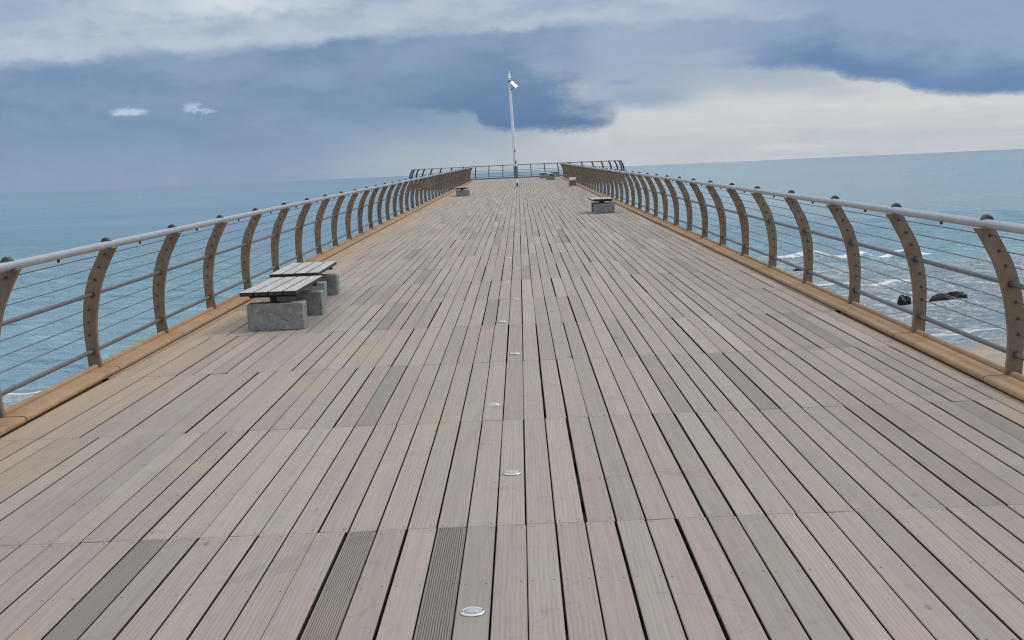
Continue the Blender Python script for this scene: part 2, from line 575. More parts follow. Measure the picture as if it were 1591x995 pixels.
def build_deck():
    V, F, MI, A = [], [], [], []
    T = .034

    def emit(verts, faces, attr, mat=0):
        o = len(V)
        V.extend(verts)
        for q in faces:
            F.append(tuple(i + o for i in q))
            MI.append(mat)
            A.append(attr)

    def plank(xa0, xa1, xb0, xb1, ya, yb, dz, tilt, attr, b=.0035):
        """x range at the near end a and at the far end b"""
        def P(s, t, z):
            x0, x1 = xa0 + (xb0 - xa0) * t, xa1 + (xb1 - xa1) * t
            y = ya + (yb - ya) * t
            return (x0 + (x1 - x0) * s, y, zd(y) + z + dz + tilt * (s - .5))
        w = xa1 - xa0
        l = yb - ya
        bs, bt = b / w, b / l
        v = [P(0, 0, -T), P(1, 0, -T), P(1, 1, -T), P(0, 1, -T),
             P(0, 0, -b), P(1, 0, -b), P(1, 1, -b), P(0, 1, -b),
             P(bs, bt, 0), P(1 - bs, bt, 0), P(1 - bs, 1 - bt, 0), P(bs, 1 - bt, 0)]
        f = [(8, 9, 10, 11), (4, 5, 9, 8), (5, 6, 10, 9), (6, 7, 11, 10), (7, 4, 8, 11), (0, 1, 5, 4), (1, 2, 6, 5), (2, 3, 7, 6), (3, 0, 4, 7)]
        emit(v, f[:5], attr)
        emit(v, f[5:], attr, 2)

    def ribbed(xa0, xa1, xb0, xb1, ya, yb, dz, attr):
        n = 13
        prof = [(0.0, -T), (0.0, -.003)]
        for i in range(n):
            s0, s1 = .03 + .94 * i / n, .03 + .94 * (i + 1) / n
            d = s1 - s0
            prof += [(s0 + .08 * d, 0), (s0 + .58 * d, 0), (s0 + .68 * d, -.005), (s1 - .02 * d, -.005)]
        prof += [(1.0, -.003), (1.0, -T)]
        v = []
        for y, x0, x1 in ((ya, xa0, xa1), (yb, xb0, xb1)):
            v += [(x0 + (x1 - x0) * s, y, zd(y) + z + dz) for s, z in prof]
        k = len(prof)
        f = [(i, i + 1, k + i + 1, k + i)[::-1] for i in range(k - 1)]
        emit(v, f, attr)
        emit([v[i] for i in range(k)], [tuple(range(k))], attr)

    def screw(x, y, z):
        n = 7
        v = [(x + .0048 * math.cos(2 * PI * i / n), y + .0048 * math.sin(2 * PI * i / n), z + .0007) for i in range(n)]
        emit(v, [tuple(range(n))], (.5, .5, .5, 0), 1)

    rows = range(-5, 47)
    kmin, kmax = int(-9.8 / PITCH_X), int(9.7 / PITCH_X)
    joint = {}
    for k in range(kmin, kmax + 1):
        for r in range(-6, 48):
            joint[k, r] = SEAM0 + PITCH_X * k + random.gauss(0, .0028)
    for r in rows:
        y0r, y1r = ROW0 + ROW * r, ROW0 + ROW * (r + 1)
        rowj = random.gauss(0, .002)
        for k in range(kmin, kmax):
            xc = SEAM0 + PITCH_X * (k + .5)
            y0, y1 = y0r, y1r
            lo, hi = x_left((y0 + y1) / 2) - .06, x_right((y0 + y1) / 2) + .06
            if y1 <= END_Y + .2 or (y0 < END_Y and lo < xc < hi):
                if not (lo < xc < hi):
                    continue
                if y1 > END_Y:
                    pass
            else:
                if y0 < END_Y:
                    y0 = END_Y
                dx = xc - CEN_X
                if abs(dx) > RAD - .3:
                    continue
                ymax = END_Y + math.sqrt((RAD - .1) ** 2 - dx * dx)
                y1 = min(y1, ymax)
                if y1 - y0 < .12:
                    continue
            if y1 > END_Y:
                dx = xc - CEN_X
                y1 = min(y1, END_Y + math.sqrt(max(.01, (RAD - .1) ** 2 - dx * dx)))
            g = (.0064 if xc < -.3 else .0076)
            # each row is laid anew: seams step a little from row to row
            wob = random.gauss(0, .0022)
            gl, gr = abs(random.gauss(g / 2, .0016)) + .0008, abs(random.gauss(g / 2, .0016)) + .0008
            if random.random() < .10:
                gr += .0028
            if xc > .2 and random.random() < .25:
                gl += .002
            xa0, xa1 = SEAM0 + PITCH_X * k + gl + wob, SEAM0 + PITCH_X * (k + 1) - gr + wob
            gl, gr = min(gl, .0062), min(gr, .0068)
            xa0, xa1 = SEAM0 + PITCH_X * k + gl + wob, SEAM0 + PITCH_X * (k + 1) - gr + wob
            t = random.gauss(0, .0016)
            xb0, xb1 = xa0 + t, xa1 + t
            ra, rb, rc = random.random(), random.random(), random.random()
            key = plank_key(r, xc)
            alpha = {0: 0.0, 1: .5, 2: .6, 3: .22}[key]
            if key == 0 and random.random() < .045 and y0 > 12:
                alpha = random.uniform(.2, .45)
            if key == 1:
                alpha = random.uniform(.40, .6) if r != -1 else .7
            ge = .0022 + (.003 if random.random() < .2 else 0)
            dz = random.gauss(0, .0009)
            args = (xa0, xa1, xb0, xb1, y0 + ge, y1 - .0022, dz)
            if key in (2, 3):
                ribbed(*args, (ra, rb, rc, alpha))
            else:
                plank(*args, random.gauss(0, .0012), (ra, rb, rc, alpha))
            if y0 < 30 and y1 <= END_Y:
                for yy in (y0 + .045, y0 + .84, y0 + 1.68, y1 - .045):
                    for xx in (xa0 + .022, xa1 - .022):
                        if random.random() < (.93 if y0 < 12 else .6):
                            y = yy + random.gauss(0, .006)
                            screw(xx + random.gauss(0, .003), y, zd(y) + dz)
    me = bpy.data.meshes.new('pier_deck')
    me.from_pydata(V, [], F)
    me.materials.append(M_DECK)
    me.materials.append(M_SCREW)
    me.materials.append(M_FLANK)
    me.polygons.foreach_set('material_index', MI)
    at = me.attributes.new('plank', 'FLOAT_COLOR', 'FACE')
    at.data.foreach_set('color', np.array(A, np.float32).ravel())
    me.update()
    o = bpy.data.objects.new('pier_deck', me)
    col.objects.link(o)
    structure(o)


build_deck()

# what carries the deck: joists on concrete beams and piles
mb = MB()
for y0 in range(-8, 105, 4):
    y1 = min(y0 + 4, END_Y)
    zc = zd((y0 + y1) / 2)
    mb.box(x_left(y0) - .42, x_right(y0) + .40, y0, y1, zc - .55, zc - .10, 0, 0, shear=SLOPE)
ring = [(CEN_X + (RAD + .12) * math.sin(t), END_Y + (RAD + .12) * math.cos(t)) for t in np.linspace(-PI / 2, PI / 2, 49)]
n = len(ring)
mb.add([(x, y, zd(y) - .55) for x, y in ring] + [(x, y, zd(y) - .10) for x, y in ring],
       [tuple(range(n)), tuple(range(2 * n - 1, n - 1, -1))] + [(i, n + i, n + (i + 1) % n, (i + 1) % n) for i in range(n)])
for y in list(range(4, 104, 14)) + [109]:
    for x in (-3.0, 2.6):
        mb.lathe([(.42, -9 - zd(y)), (.42, -.56), ], (x, y, zd(y)), 18)
structure(mb.build('pier_substructure', M_BEAM))
mb = MB()
for y in np.arange(-6.0, 105, .84):
    mb.box(x_left(y), x_right(y), y - .03, y + .03, zd(y) - .098, zd(y) - .038)
structure(mb.build('deck_joists', M_DARK))

# ------------------------------------------------------------------ kerbs
POSTS = [POST0 + POSTD * i for i in range(-3, NPOST)]
POSTS = [y for y in POSTS if y < END_Y + .1]


def kerb_profile():
    # offset outwards from the inner edge, height
    pts = [(0.055, -.02), (0.055, .008), (.012, .009), (.003, .014), (0.000, .026), (.003, .038), (.010, .047), (.020, .052), (.030, .0535), (.034, .0536), (.178, .0555), (.183, .0555), (.186, .052)]
    for a in np.linspace(195, -30, 10):
        pts.append((.212 + .025 * math.cos(math.radians(a)), .060 + .025 * math.sin(math.radians(a))))
    pts += [(.250, -.02), (.250, -.12), (.01, -.12)]
    return pts


def kerb(side):
    s = -1 if side == 'l' else 1
    xin = x_left if s < 0 else x_right
    y00 = POSTS[0] - POSTD
    root = thing('stone_kerb', 'tan stone kerb with a rounded lip on the side of the near bench pair' if s < 0 else 'tan stone kerb with a rounded lip on the side facing the surf and rocks', 'kerb',
                 (xin(y00), y00, zd(y00)), 'tan kerbs along the deck edges')
    prof = kerb_profile()
    ys = [y00] + POSTS + ([END_Y + .05] if END_Y - POSTS[-1] > .3 else [])
    for a, b in zip(ys[:-1], ys[1:]):
        g = .011
        mb = MB()
        a2, b2 = a + g, b - g
        jz = random.gauss(0, .0012)
        v = []
        for y in (a2, b2):
            v += [(xin(y) + s * (p[0] + 0.0), y, zd(y) + p[1] + jz) for p in prof]
        k = len(prof)
        f = [(i, (i + 1) % k, k + (i + 1) % k, k + i) for i in range(k)]
        if s > 0:
            f = [q[::-1] for q in f]
        mb.add(v, f, 0, False)
        mb.s = [True] * len(mb.f)
        mb.add(v[:k], [tuple(range(k))] if s < 0 else [tuple(range(k - 1, -1, -1))])
        mb.add(v[k:], [tuple(range(k - 1, -1, -1))] if s < 0 else [tuple(range(k))])
        o = mb.build('kerb_stone', M_KERB, root, (xin(a2), a2, zd(a2)))
        o.data.set_sharp_from_angle(angle=math.radians(44))


kerb('l')
kerb('r')

# ------------------------------------------------------------------ railings
# outline of a post, offsets outward (+) from its foot centre and heights over the deck
PIN = [(.05, -.060), (.17, -.043), (.302, -.036), (.42, -.040), (.531, -.051), (.645, -.070), (.748, -.095), (.835, -.122), (.91, -.150), (1.024, -.208), (1.10, -.250), (1.150, -.281)]
POUT = [(.05, .060), (.17, .070), (.302, .077), (.42, .080), (.531, .078), (.645, .064), (.748, .042), (.835, .018), (.91, -.010), (1.024, -.072), (1.09, -.106), (1.135, -.130)]
RAILP = (-.212, 1.178)
CABLES = [(-.173, 1.093), (-.108, .978), (-.060, .865), (.0145, .595), (.029, .474), (.032, .357)]
TUBES = [(-.0214, .731), (.0155, .206)]
PT = .024    # half thickness of a post


def post_mesh():
    mb = MB()
    out = [(x, z) for z, x in POUT] + [(x, z) for z, x in reversed(PIN)]
    mb.plate(out, -PT, PT, .004)
    return mb


def cap_mesh():
    mb = MB()
    c = (RAILP[0] + .026, 1.194)
    pts = [(c[0] + .044 * math.cos(t), c[1] + .051 * math.sin(t)) for t in np.linspace(0, PI, 17)]
    pts += [(c[0] - .037, 1.180), (c[0] + .042, 1.150)]
    mb.plate(pts, -.030, .030, .006)
    return mb


def mirror(mb):
    mb.v = [(-x, y, z) for x, y, z in mb.v]
    mb.f = [q[::-1] for q in mb.f]
    return mb


def make_proto(s):
    def k(mb):
        return mirror(mb) if s < 0 else mb
    p = k(post_mesh()).build('post', M_POST)
    c = k(cap_mesh()).build('post_cap', M_CAP, p)
    fer, tub = [], []
    for x, z in CABLES:
        mb = MB()
        mb.tube([(x, -PT - .012, z), (x, -PT, z), (x, PT, z), (x, PT + .012, z)], [.0085, .0125, .0125, .0085], 8)
        fer.append(k(mb).build('cable_ferrule', M_FERRULE, p))
    for x, z in TUBES:
        mb = MB()
        mb.tube([(x, -PT - .022, z), (x, PT + .022, z)], .027, 12)
        tub.append(k(mb).build('rail_collar', M_FERRULE, p))
    return p, c, fer, tub


def foot(s, y):
    return (x_left(y) - .24 + .02) if s < 0 else (x_right(y) + .22)


def railing(s):
    y0 = POSTS[0]
    root = thing('railing', 'long curved-post railing with steel handrail and cables, beside the near bench pair' if s < 0 else 'long curved-post railing with steel handrail and cables, in front of the surf and rocks', 'railing',
                 (foot(s, y0), y0, zd(y0)), 'railings along the two long sides')
    base = wloc(root)
    p, c, fer, tub = make_proto(s)
    for i, y in enumerate(POSTS):
        near = 2 <= i < 17
        q = p if i == 0 else p.copy()
        if i:
            col.objects.link(q)
        q.parent = root
        q.location = np.array((foot(s, y), y, zd(y))) - base
        q.rotation_euler = (0, random.gauss(0, .004), random.gauss(0, .012))
        if i:
            kids = [c] + (fer + tub if near else [])
            for ch in kids:
                d = ch.copy()
                col.objects.link(d)
                d.parent = q
    for ch in fer + tub:     # the first post stands behind the camera
        bpy.data.objects.remove(ch)
    ys = [y0 - .35] + POSTS + [POSTS[-1] + .1]

    def line(off, z):
        return [(foot(s, y) + s * off, y, zd(y) + z) for y in ys]
    mb = MB()
    mb.tube(line(*RAILP), .0345, 16)
    mb.build('handrail', M_RAIL, root, (foot(s, y0), y0, zd(y0)))
    for off, z in TUBES:
        mb = MB()
        mb.tube(line(off, z), .0205, 12)
        mb.build('cross_tube', M_TUBE, root, (foot(s, y0), y0, zd(y0)))
    for off, z in CABLES:
        mb = MB()
        mb.tube(line(off, z), .0042, 6)
        mb.build('cable', M_CABLE, root, (foot(s, y0), y0, zd(y0)))
    # small drain stud under the handrail between posts
    first = None
    for a, b in zip(POSTS[:-1], POSTS[1:]):
        if a < 4 or a > 40:
            continue
        y = a + (b - a) * .42
        P = np.array((foot(s, y) + s * RAILP[0], y, zd(y) + RAILP[1] - .036))
        if first is None:
            mb = MB()
            mb.lathe([(.009, -.022), (.013, -.014), (.013, .004)], (0, 0, 0), 10)
            first = mb.build('rail_stud', M_CAP, root, (0, 0, 0))
            first.location = P - base
        else:
            d = first.copy()
            col.objects.link(d)
            d.parent = root
            d.location = P - base


railing(-1)
railing(1)


def platform():
    rp = RAD
    root = thing('railing', 'dark semicircular railing closing the round platform at the far end', 'railing', (CEN_X, END_Y + rp, zd(END_Y + rp)))
    base = wloc(root)
    p = post_mesh().build('post', M_CAP)  # backlit darkness of far posts and rails put into their material colour
    c = cap_mesh().build('post_cap', M_CAP, p)
    step = .1440
    angs = [step * i for i in range(-11, 12)]
    for i, t in enumerate(angs):
        q = p if i == 0 else p.copy()
        if i:
            col.objects.link(q)
            d = c.copy()
            col.objects.link(d)
            d.parent = q
        x, y = CEN_X + rp * math.sin(t), END_Y + rp * math.cos(t)
        q.parent = root
        q.location = np.array((x, y, zd(y))) - base
        q.rotation_euler = (0, 0, PI / 2 - t)
    ta = np.linspace(-PI / 2 - .03, PI / 2 + .03, 60)

    def arc(off, z):
        return [(CEN_X + (rp + off) * math.sin(t), END_Y + (rp + off) * math.cos(t), zd(END_Y + (rp + off) * math.cos(t)) + z) for t in ta]
    mb = MB()
    mb.tube(arc(*RAILP), .0345, 10)
    mb.build('handrail', M_CABLE, root, tuple(base))
    for off, z in TUBES:
        mb = MB()
        mb.tube(arc(off, z), .0205, 8)
        mb.build('cross_tube', M_CABLE, root, tuple(base))
    for off, z in CABLES:
        mb = MB()
        mb.tube(arc(off, z), .0042, 5)
        mb.build('cable', M_CABLE, root, tuple(base))
    kr = thing('stone_kerb', 'low dark curved kerb under the semicircular railing at the far end', 'kerb', (CEN_X, END_Y + rp, zd(END_Y + rp)))
    prof = [(p[0] - .222, p[1]) for p in kerb_profile()]
    for i in range(-11, 11):
        a, b = i * step + .0004, (i + 1) * step - .0004
        mb = MB()
        v = []
        for t in np.linspace(a, b, 4):
            for o, z in prof:
                x, y = CEN_X + (rp + o) * math.sin(t), END_Y + (rp + o) * math.cos(t)
                v.append((x, y, zd(y) + z))
        k = len(prof)
        f = [(r * k + j, r * k + (j + 1) % k, r * k + k + (j + 1) % k, r * k + k + j) for r in range(3) for j in range(k)]
        mb.add(v, f, 0, True)
        mb.add(v[:k], [tuple(range(k))])
        mb.add(v[3 * k:], [tuple(range(k - 1, -1, -1))])
        o = mb.build('kerb_stone', M_CAP, kr, tuple(v[0]))  # stone in the dark steel colour, the kerb's shade put into the material
        o.data.set_sharp_from_angle(angle=math.radians(44))


platform()

# ------------------------------------------------------------------ deck lights
ORD = ['nearest', 'second', 'third', 'fourth', 'fifth', 'sixth', 'seventh', 'eighth', 'ninth', 'tenth', 'eleventh', 'twelfth', 'thirteenth', 'fourteenth', 'fifteenth', 'sixteenth']
LABELS = {0: 'large-looking round deck light set in the plank right of a dark ribbed board',
          1: 'second round deck light along the planks, counted from the one by the ribbed board'}


def make_light():
    root = thing('deck_light', '', 'deck light', (0, 0, 0), 'round lights set in the deck planks')
    mb = MB()
    mb.lathe([(.052, .0), (.0535, .002), (.0515, .0055), (.046, .0075), (.034, .0080), (.0325, .0060)], n=28)
    mb.build('ring', M_RING, root)
    mb = MB()
    mb.lathe([(.0322, .004), (.0322, .0085), (.024, .0115), (.010, .0130), (.001, .0132)], n=24)
    mb.build('lens', M_LENS, root)
    for x in (-.042, .042):
        mb = MB()
        mb.lathe([(.0048, .0070), (.0048, .0090), (.003, .0098)], (x, 0, 0), 10)
        mb.build('screw', M_SCREW, root)
    return root


proto = make_light()
ly = [4.86, 7.07, 9.13, 11.52, 13.86, 16.04] + [16.04 + 2.27 * i for i in range(1, 10)]
for i, y in enumerate(ly):
    o = proto if i == 0 else copy_tree(proto)
    x = -.263 if i % 2 == 0 else -.115
    o.location = (x, y, zd(y) + .0012)
    o.rotation_euler = (math.atan(SLOPE), 0, random.gauss(0, .12))
    o['label'] = LABELS.get(i, '%s round deck light along the planks, counted from the one by the ribbed board' % ORD[i])


# ------------------------------------------------------------------ benches
def make_bench():
    """seat of four slats on two iron brackets over two concrete blocks, running along +Y from its near end"""
    root = thing('bench', '', 'bench', (0, 0, 0), 'slatted benches on concrete blocks')
    L = 1.76
    for i in range(4):
        x = -.246 + .164 * i - .06
        mb = MB()
        mb.box(x - .072, x + .072, -.02 + random.gauss(0, .004), L, .403, .450, .004, shear=SLOPE)
        mb.build('slat', M_SEAT, root)
    for y in (.02, 1.30):
        mb = MB()
        w = .31 + random.gauss(0, .004)
        mb.box(-w, w, y, y + .235, -.004, .300, .010)
        mb.build('concrete_block', M_CONC, root)
        mb = MB()
        yc = y + .117
        mb.plate([(-.085, .3005), (.025, .3005), (.025, .309), (.005, .312), (.005, .360), (.03, .364), (.24, .366), (.24, .4015), (-.30, .4015), (-.30, .366), (-.09, .364), (-.065, .360), (-.065, .312), (-.085, .309)], yc - .035, yc + .035, .002)
        mb.build('bracket', M_IRON, root)
    return root


bench = make_bench()
for i, (x, y, rz, lab) in enumerate([
        (-2.80, 13.93, -.01, 'nearest slatted bench on concrete blocks, in front of its twin by the railing'),
        (-2.915, 16.22, .012, 'pale slatted bench on concrete blocks directly behind the nearest bench of that pair'),
        (2.545, 38.45, .0, 'lone slatted bench on dark concrete blocks between the surf and the brown box'),
        (-2.915, 63.3, .0, 'lone small-looking distant bench opposite the brown box, casting a shadow towards the railing'),
        (2.40, 97.2, .0, 'front one of three tiny benches clustered beside the far end of the railing'),
        (2.01, 105.4, -.0, 'tiny dark bench behind and to the pole side of the three-bench cluster'),
        (3.25, 109.9, .12, 'tiny dark bench tucked against the far railing end, rearmost of the cluster')]):
    o = bench if i == 0 else copy_tree(bench)
    o.location = (x, y, zd(y) + .003)
    o.rotation_euler = (0, 0, rz)
    o['label'] = lab

# small brown box by the right railing
bx, by = 3.13, 75.0
root = thing('storage_box', 'small brown box with a pale top standing against the kerb, far along the railing', 'box', (bx, by, zd(by) + .003))
mb = MB()
mb.box(bx - .215, bx + .215, by, by + .42, zd(by) + .02, zd(by) + .32, .012)
mb.build('body', M_BOXW, root, (bx, by, zd(by)))
mb = MB()
mb.box(bx - .20, bx + .20, by + .01, by + .41, zd(by) + .321, zd(by) + .50, .02)
mb.build('lid', M_BOXT, root, (bx, by, zd(by)))

# ------------------------------------------------------------------ pole
px, py = -.19, 79.3
pz = zd(py) + .003
root = thing('beacon_pole', 'tall white leaning pole with a small panel and pointed beacon on top', 'pole', (px, py, pz))
lean = Vector((-.030, 0.0, 1.0)).normalized()


def along(h):
    return Vector((px - .0290 * h, py, pz + h))


mb = MB()
mb.box(px - .15, px + .15, py - .15, py + .15, pz + .001, pz + .02, .004)
mb.build('base_plate', M_GREYBOX, root, (px, py, pz))
mb = MB()
mb.tube([along(.02), along(.5), along(1.6), along(3.4), along(5.6), along(6.45)], [.118, .116, .114, .100, .082, .070], 20)
mb.build('shaft', M_WHITE, root, (px, py, pz))
mb = MB()
mb.tube([along(.52), along(1.28)], .135, 20)
mb.build('sleeve', M_GREYBOX, root, (px, py, pz))
for h, hh in ((1.42, .20), (2.16, .11)):
    c = along(h)
    mb = MB()
    mb.box(c.x - .005, c.x + .065, c.y - .132, c.y - .099, c.z, c.z + hh, .006)
    mb.build('access_hatch', M_IRON, root, (px, py, pz))
c = along(.06)
mb = MB()
mb.box(c.x - .02, c.x + .09, c.y - .148, c.y - .112, c.z, c.z + .17, .006)
mb.build('junction_box', M_IRON, root, (px, py, pz))
# tilted panel on a bracket
c = along(6.22)
mb = MB()
mb.tube([c + Vector((.04, -.02, -.22)), c + Vector((.17, -.04, -.17)), c + Vector((.26, -.05, .03))], .022, 8)
mb.build('panel_bracket', M_IRON, root, (px, py, pz))
pan = MB()
pan.box(-.25, .25, -.17, .17, -.018, .018, .004)
o = pan.build('solar_panel', M_PANEL, root)
o.location = np.array(c + Vector((.26, -.08, .10))) - wloc(root)
o.rotation_euler = (math.radians(30), math.radians(46), math.radians(-8))
fr = MB()
fr.box(-.26, .26, -.18, .18, -.045, -.0185, .004)
fo = fr.build('panel_frame', M_WHITE)
fo.parent = o
# beacon
c = along(6.45)
mb = MB()
mb.lathe([(.055, 0), (.055, .06), (.12, .075), (.12, .10), (.07, .105)], tuple(c), 18)
mb.build('beacon_collar', M_GREYBOX, root, (px, py, pz))
mb = MB()
mb.lathe([(.085, .106), (.10, .15), (.10, .24), (.08, .27), (.12, .275), (.12, .295), (.085, .33), (.075, .45), (.05, .56), (.022, .64), (.006, .74)], tuple(c), 18)
mb.build('beacon', M_WHITE, root, (px, py, pz))


# ------------------------------------------------------------------ shore and sea
def shore_y(x):
    return 45.0 + .02 * x + .9 * np.sin(x * .11 + .7) + .5 * np.sin(x * .31 + 2.0) - 2.6 / (1 + np.exp((x + 4) / 3.0))


def grid_mesh(name, xs, ys, zfun, mat, attrs=None):
    Xg, Yg = np.meshgrid(xs, ys)
    Zg = zfun(Xg, Yg)
    nx, ny = len(xs), len(ys)
    co = np.stack([Xg, Yg, Zg], -1).reshape(-1, 3).astype(np.float32)
    i = np.arange((ny - 1) * nx).reshape(ny - 1, nx)[:, :-1].ravel()
    q = np.stack([i, i + 1, i + nx + 1, i + nx], -1).astype(np.int32)
    me = bpy.data.meshes.new(name)
    me.vertices.add(len(co))
    me.vertices.foreach_set('co', co.ravel())
    me.loops.add(q.size)
    me.loops.foreach_set('vertex_index', q.ravel())
    me.polygons.add(len(q))
    me.polygons.foreach_set('loop_start', np.arange(0, q.size, 4, dtype=np.int32))
    me.polygons.foreach_set('use_smooth', np.ones(len(q), bool))
    me.update(calc_edges=True)
    me.validate()
    for k, fn in (attrs or {}).items():
        a = me.attributes.new(k, 'FLOAT', 'POINT')
        a.data.foreach_set('value', fn(Xg, Yg).astype(np.float32).ravel())
    me.materials.append(mat)
    o = bpy.data.objects.new(name, me)
    col.objects.link(o)
    return structure(o)


def sst(a, b, x):
    t = np.clip((x - a) / (b - a), 0, 1)
    return t * t * (3 - 2 * t)


xs = np.concatenate([np.linspace(-400, -60, 60)[:-1], np.linspace(-60, 60, 160), np.linspace(60, 400, 60)[1:]])
ys = np.concatenate([np.linspace(-300, 20, 60)[:-1], np.linspace(20, 75, 140)])
grid_mesh('beach', xs, ys, lambda X, Y: SEA + np.clip((shore_y(X) - Y) * .055, -2.5, 2.2) + .03 * np.sin(X * .9 + Y * .3) * np.sin(Y * .8), M_BEACH)


def grow(a, step, ratio, end):
    out = [a]
    while abs(out[-1]) < end:
        out.append(out[-1] + step)
        step *= ratio
    return np.array(out)


xs = np.concatenate([-grow(30, .25, 1.055, 26000)[::-1], np.arange(-29.8, 32, .22), grow(32.1, .25, 1.055, 26000)])
ys = np.concatenate([np.arange(36, 100, .16), grow(100.1, .18, 1.03, 30000)])
W = []
r2 = np.random.default_rng(5)
for i in range(34):
    lam = .7 * (1.13 ** i) if i < 20 else r2.uniform(1.0, 6.0)
    ang = r2.normal(0, .5)
    W.append((lam, ang, r2.uniform(0, 2 * PI), (.0115 * lam ** .70)))


def breakers(X, Y):
    out = np.zeros_like(X)
    cr = np.zeros_like(X)
    for yc, x0, x1, h, w, amp in ((82.5, 16.0, 22.5, .80, 1.1, 1.0), (83.5, 21.5, 27.5, .45, 1.0, .9), (73.5, 24, 31, .20, .8, .4), (67, 13, 22, .20, .9, .8), (61.5, 17, 27, .15, .8, .5), (55.5, 12, 30, .14, .8, .5), (88, 27, 42, .30, 1.1, .35)):
        c = yc + .5 * np.sin(X * .45 + yc) + .03 * (X - x0)
        e = sst(x0 - 2, x0 + 1.5, X) * (1 - sst(x1 - 1.5, x1 + 2, X))
        d = Y - c
        prof = np.where(d < 0, np.exp(-(d / (w * .55)) ** 2), np.exp(-(d / (w * 1.5)) ** 2))
        hh = h * (.75 + .25 * np.sin(X * 1.7 + yc))
        out += e * prof * hh
        cr = np.maximum(cr, amp * e * np.exp(-((d - .02 - .12 * np.sin(X * 2.3)) / (w * .40)) ** 2))
    return out, cr


def sea_z(X, Y):
    Z = np.zeros_like(X)
    D = np.hypot(X, Y)
    sp = np.maximum(.2, .03 * np.maximum(0, Y - 95))
    for lam, ang, ph, a in W:
        k = 2 * PI / lam
        fade = 1 - sst(lam * .14, lam * .4, sp)
        warp = .35 * np.sin(X * .21 + lam) + .3 * np.sin(Y * .17 + X * .05 + lam * 2)
        s = np.sin(k * (np.sin(ang) * X + np.cos(ang) * Y + warp * .4 * lam) + ph)
        Z += a * fade * (s + .25 * s * s)
    depth = sst(.0, 9.0, Y - shore_y(X))
    Z *= .18 + .82 * depth
    b, c = breakers(X, Y)
    return SEA + Z + b * (1 - sst(90, 110, Y) * .0)


def surf_zone(X, Y):
    s = sst(7, 12, X + 2 * np.sin(Y * .2)) * (1 - sst(74, 88, Y + 2.5 * np.sin(X * .3)))
    t = (1 - sst(1.2, 4.0, Y - shore_y(X))) * .9
    return np.maximum(s, t)


def shore_line(X, Y):
    d = Y - shore_y(X) + .25 * np.sin(X * 1.3) + .15 * np.sin(X * 3.1)
    return np.maximum(np.exp(-((d - .15) / .16) ** 2) * .55, np.exp(-((d - 2.1) / .38) ** 2))


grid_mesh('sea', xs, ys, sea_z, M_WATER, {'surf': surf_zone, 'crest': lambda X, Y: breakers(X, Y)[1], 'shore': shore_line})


# rocks in the surf
def rock(x, y, w, d, h, seed, label, lobes=1):
    r = np.random.default_rng(seed)
    mb = MB()
    nu, nv = 30, 14
    ph = r.uniform(0, 6, 8)
    v, f = [], []
    for j in range(nv):
        t = -.55 + (PI / 2 + .55) * j / (nv - 1)
        for i in range(nu):
            a = 2 * PI * i / nu
            n = 1 + .14 * math.sin(2 * a + ph[0]) + .10 * math.sin(3 * a + ph[1] + 2 * t) + .09 * math.sin(5 * a + ph[2] + 3 * t) + .06 * math.sin(9 * a + ph[3]) * math.cos(5 * t)
            cz = math.copysign(abs(math.sin(t)) ** .55, t) * (1 + .22 * math.sin(2 * a + ph[4]) + .16 * math.sin(3 * a + ph[5]))
            c = abs(math.cos(t)) ** .42
            v.append((w / 2 * n * c * math.cos(a), d / 2 * n * c * math.sin(a), h * cz + r.normal(0, .022)))
    for j in range(nv - 1):
        for i in range(nu):
            k = (i + 1) % nu
            f.append((j * nu + i, j * nu + k, j * nu + nu + k, j * nu + nu + i))
    f.append(tuple((nv - 1) * nu + i for i in range(nu)))
    mb.add(v, f, 0, True)
    o = mb.build('rock', M_ROCK)
    o.location = (x, y, SEA + .04)
    tag(o, label, 'rock', 'dark rocks in the surf')


rock(17.72, 58.5, .60, .55, .30, 3, 'small rounded dark rock in the surf beside a longer low rock')
rock(19.45, 57.5, 1.48, .8, .42, 12, 'long low dark rock in the surf, the largest one in view')
rock(16.9, 77.2, .7, .5, .18, 5, 'small flat dark rock below the breaking wave, near the kerb')
rock(26.6, 74.6, .7, .5, .16, 6, 'thin dark rock barely showing, farther out in the surf')


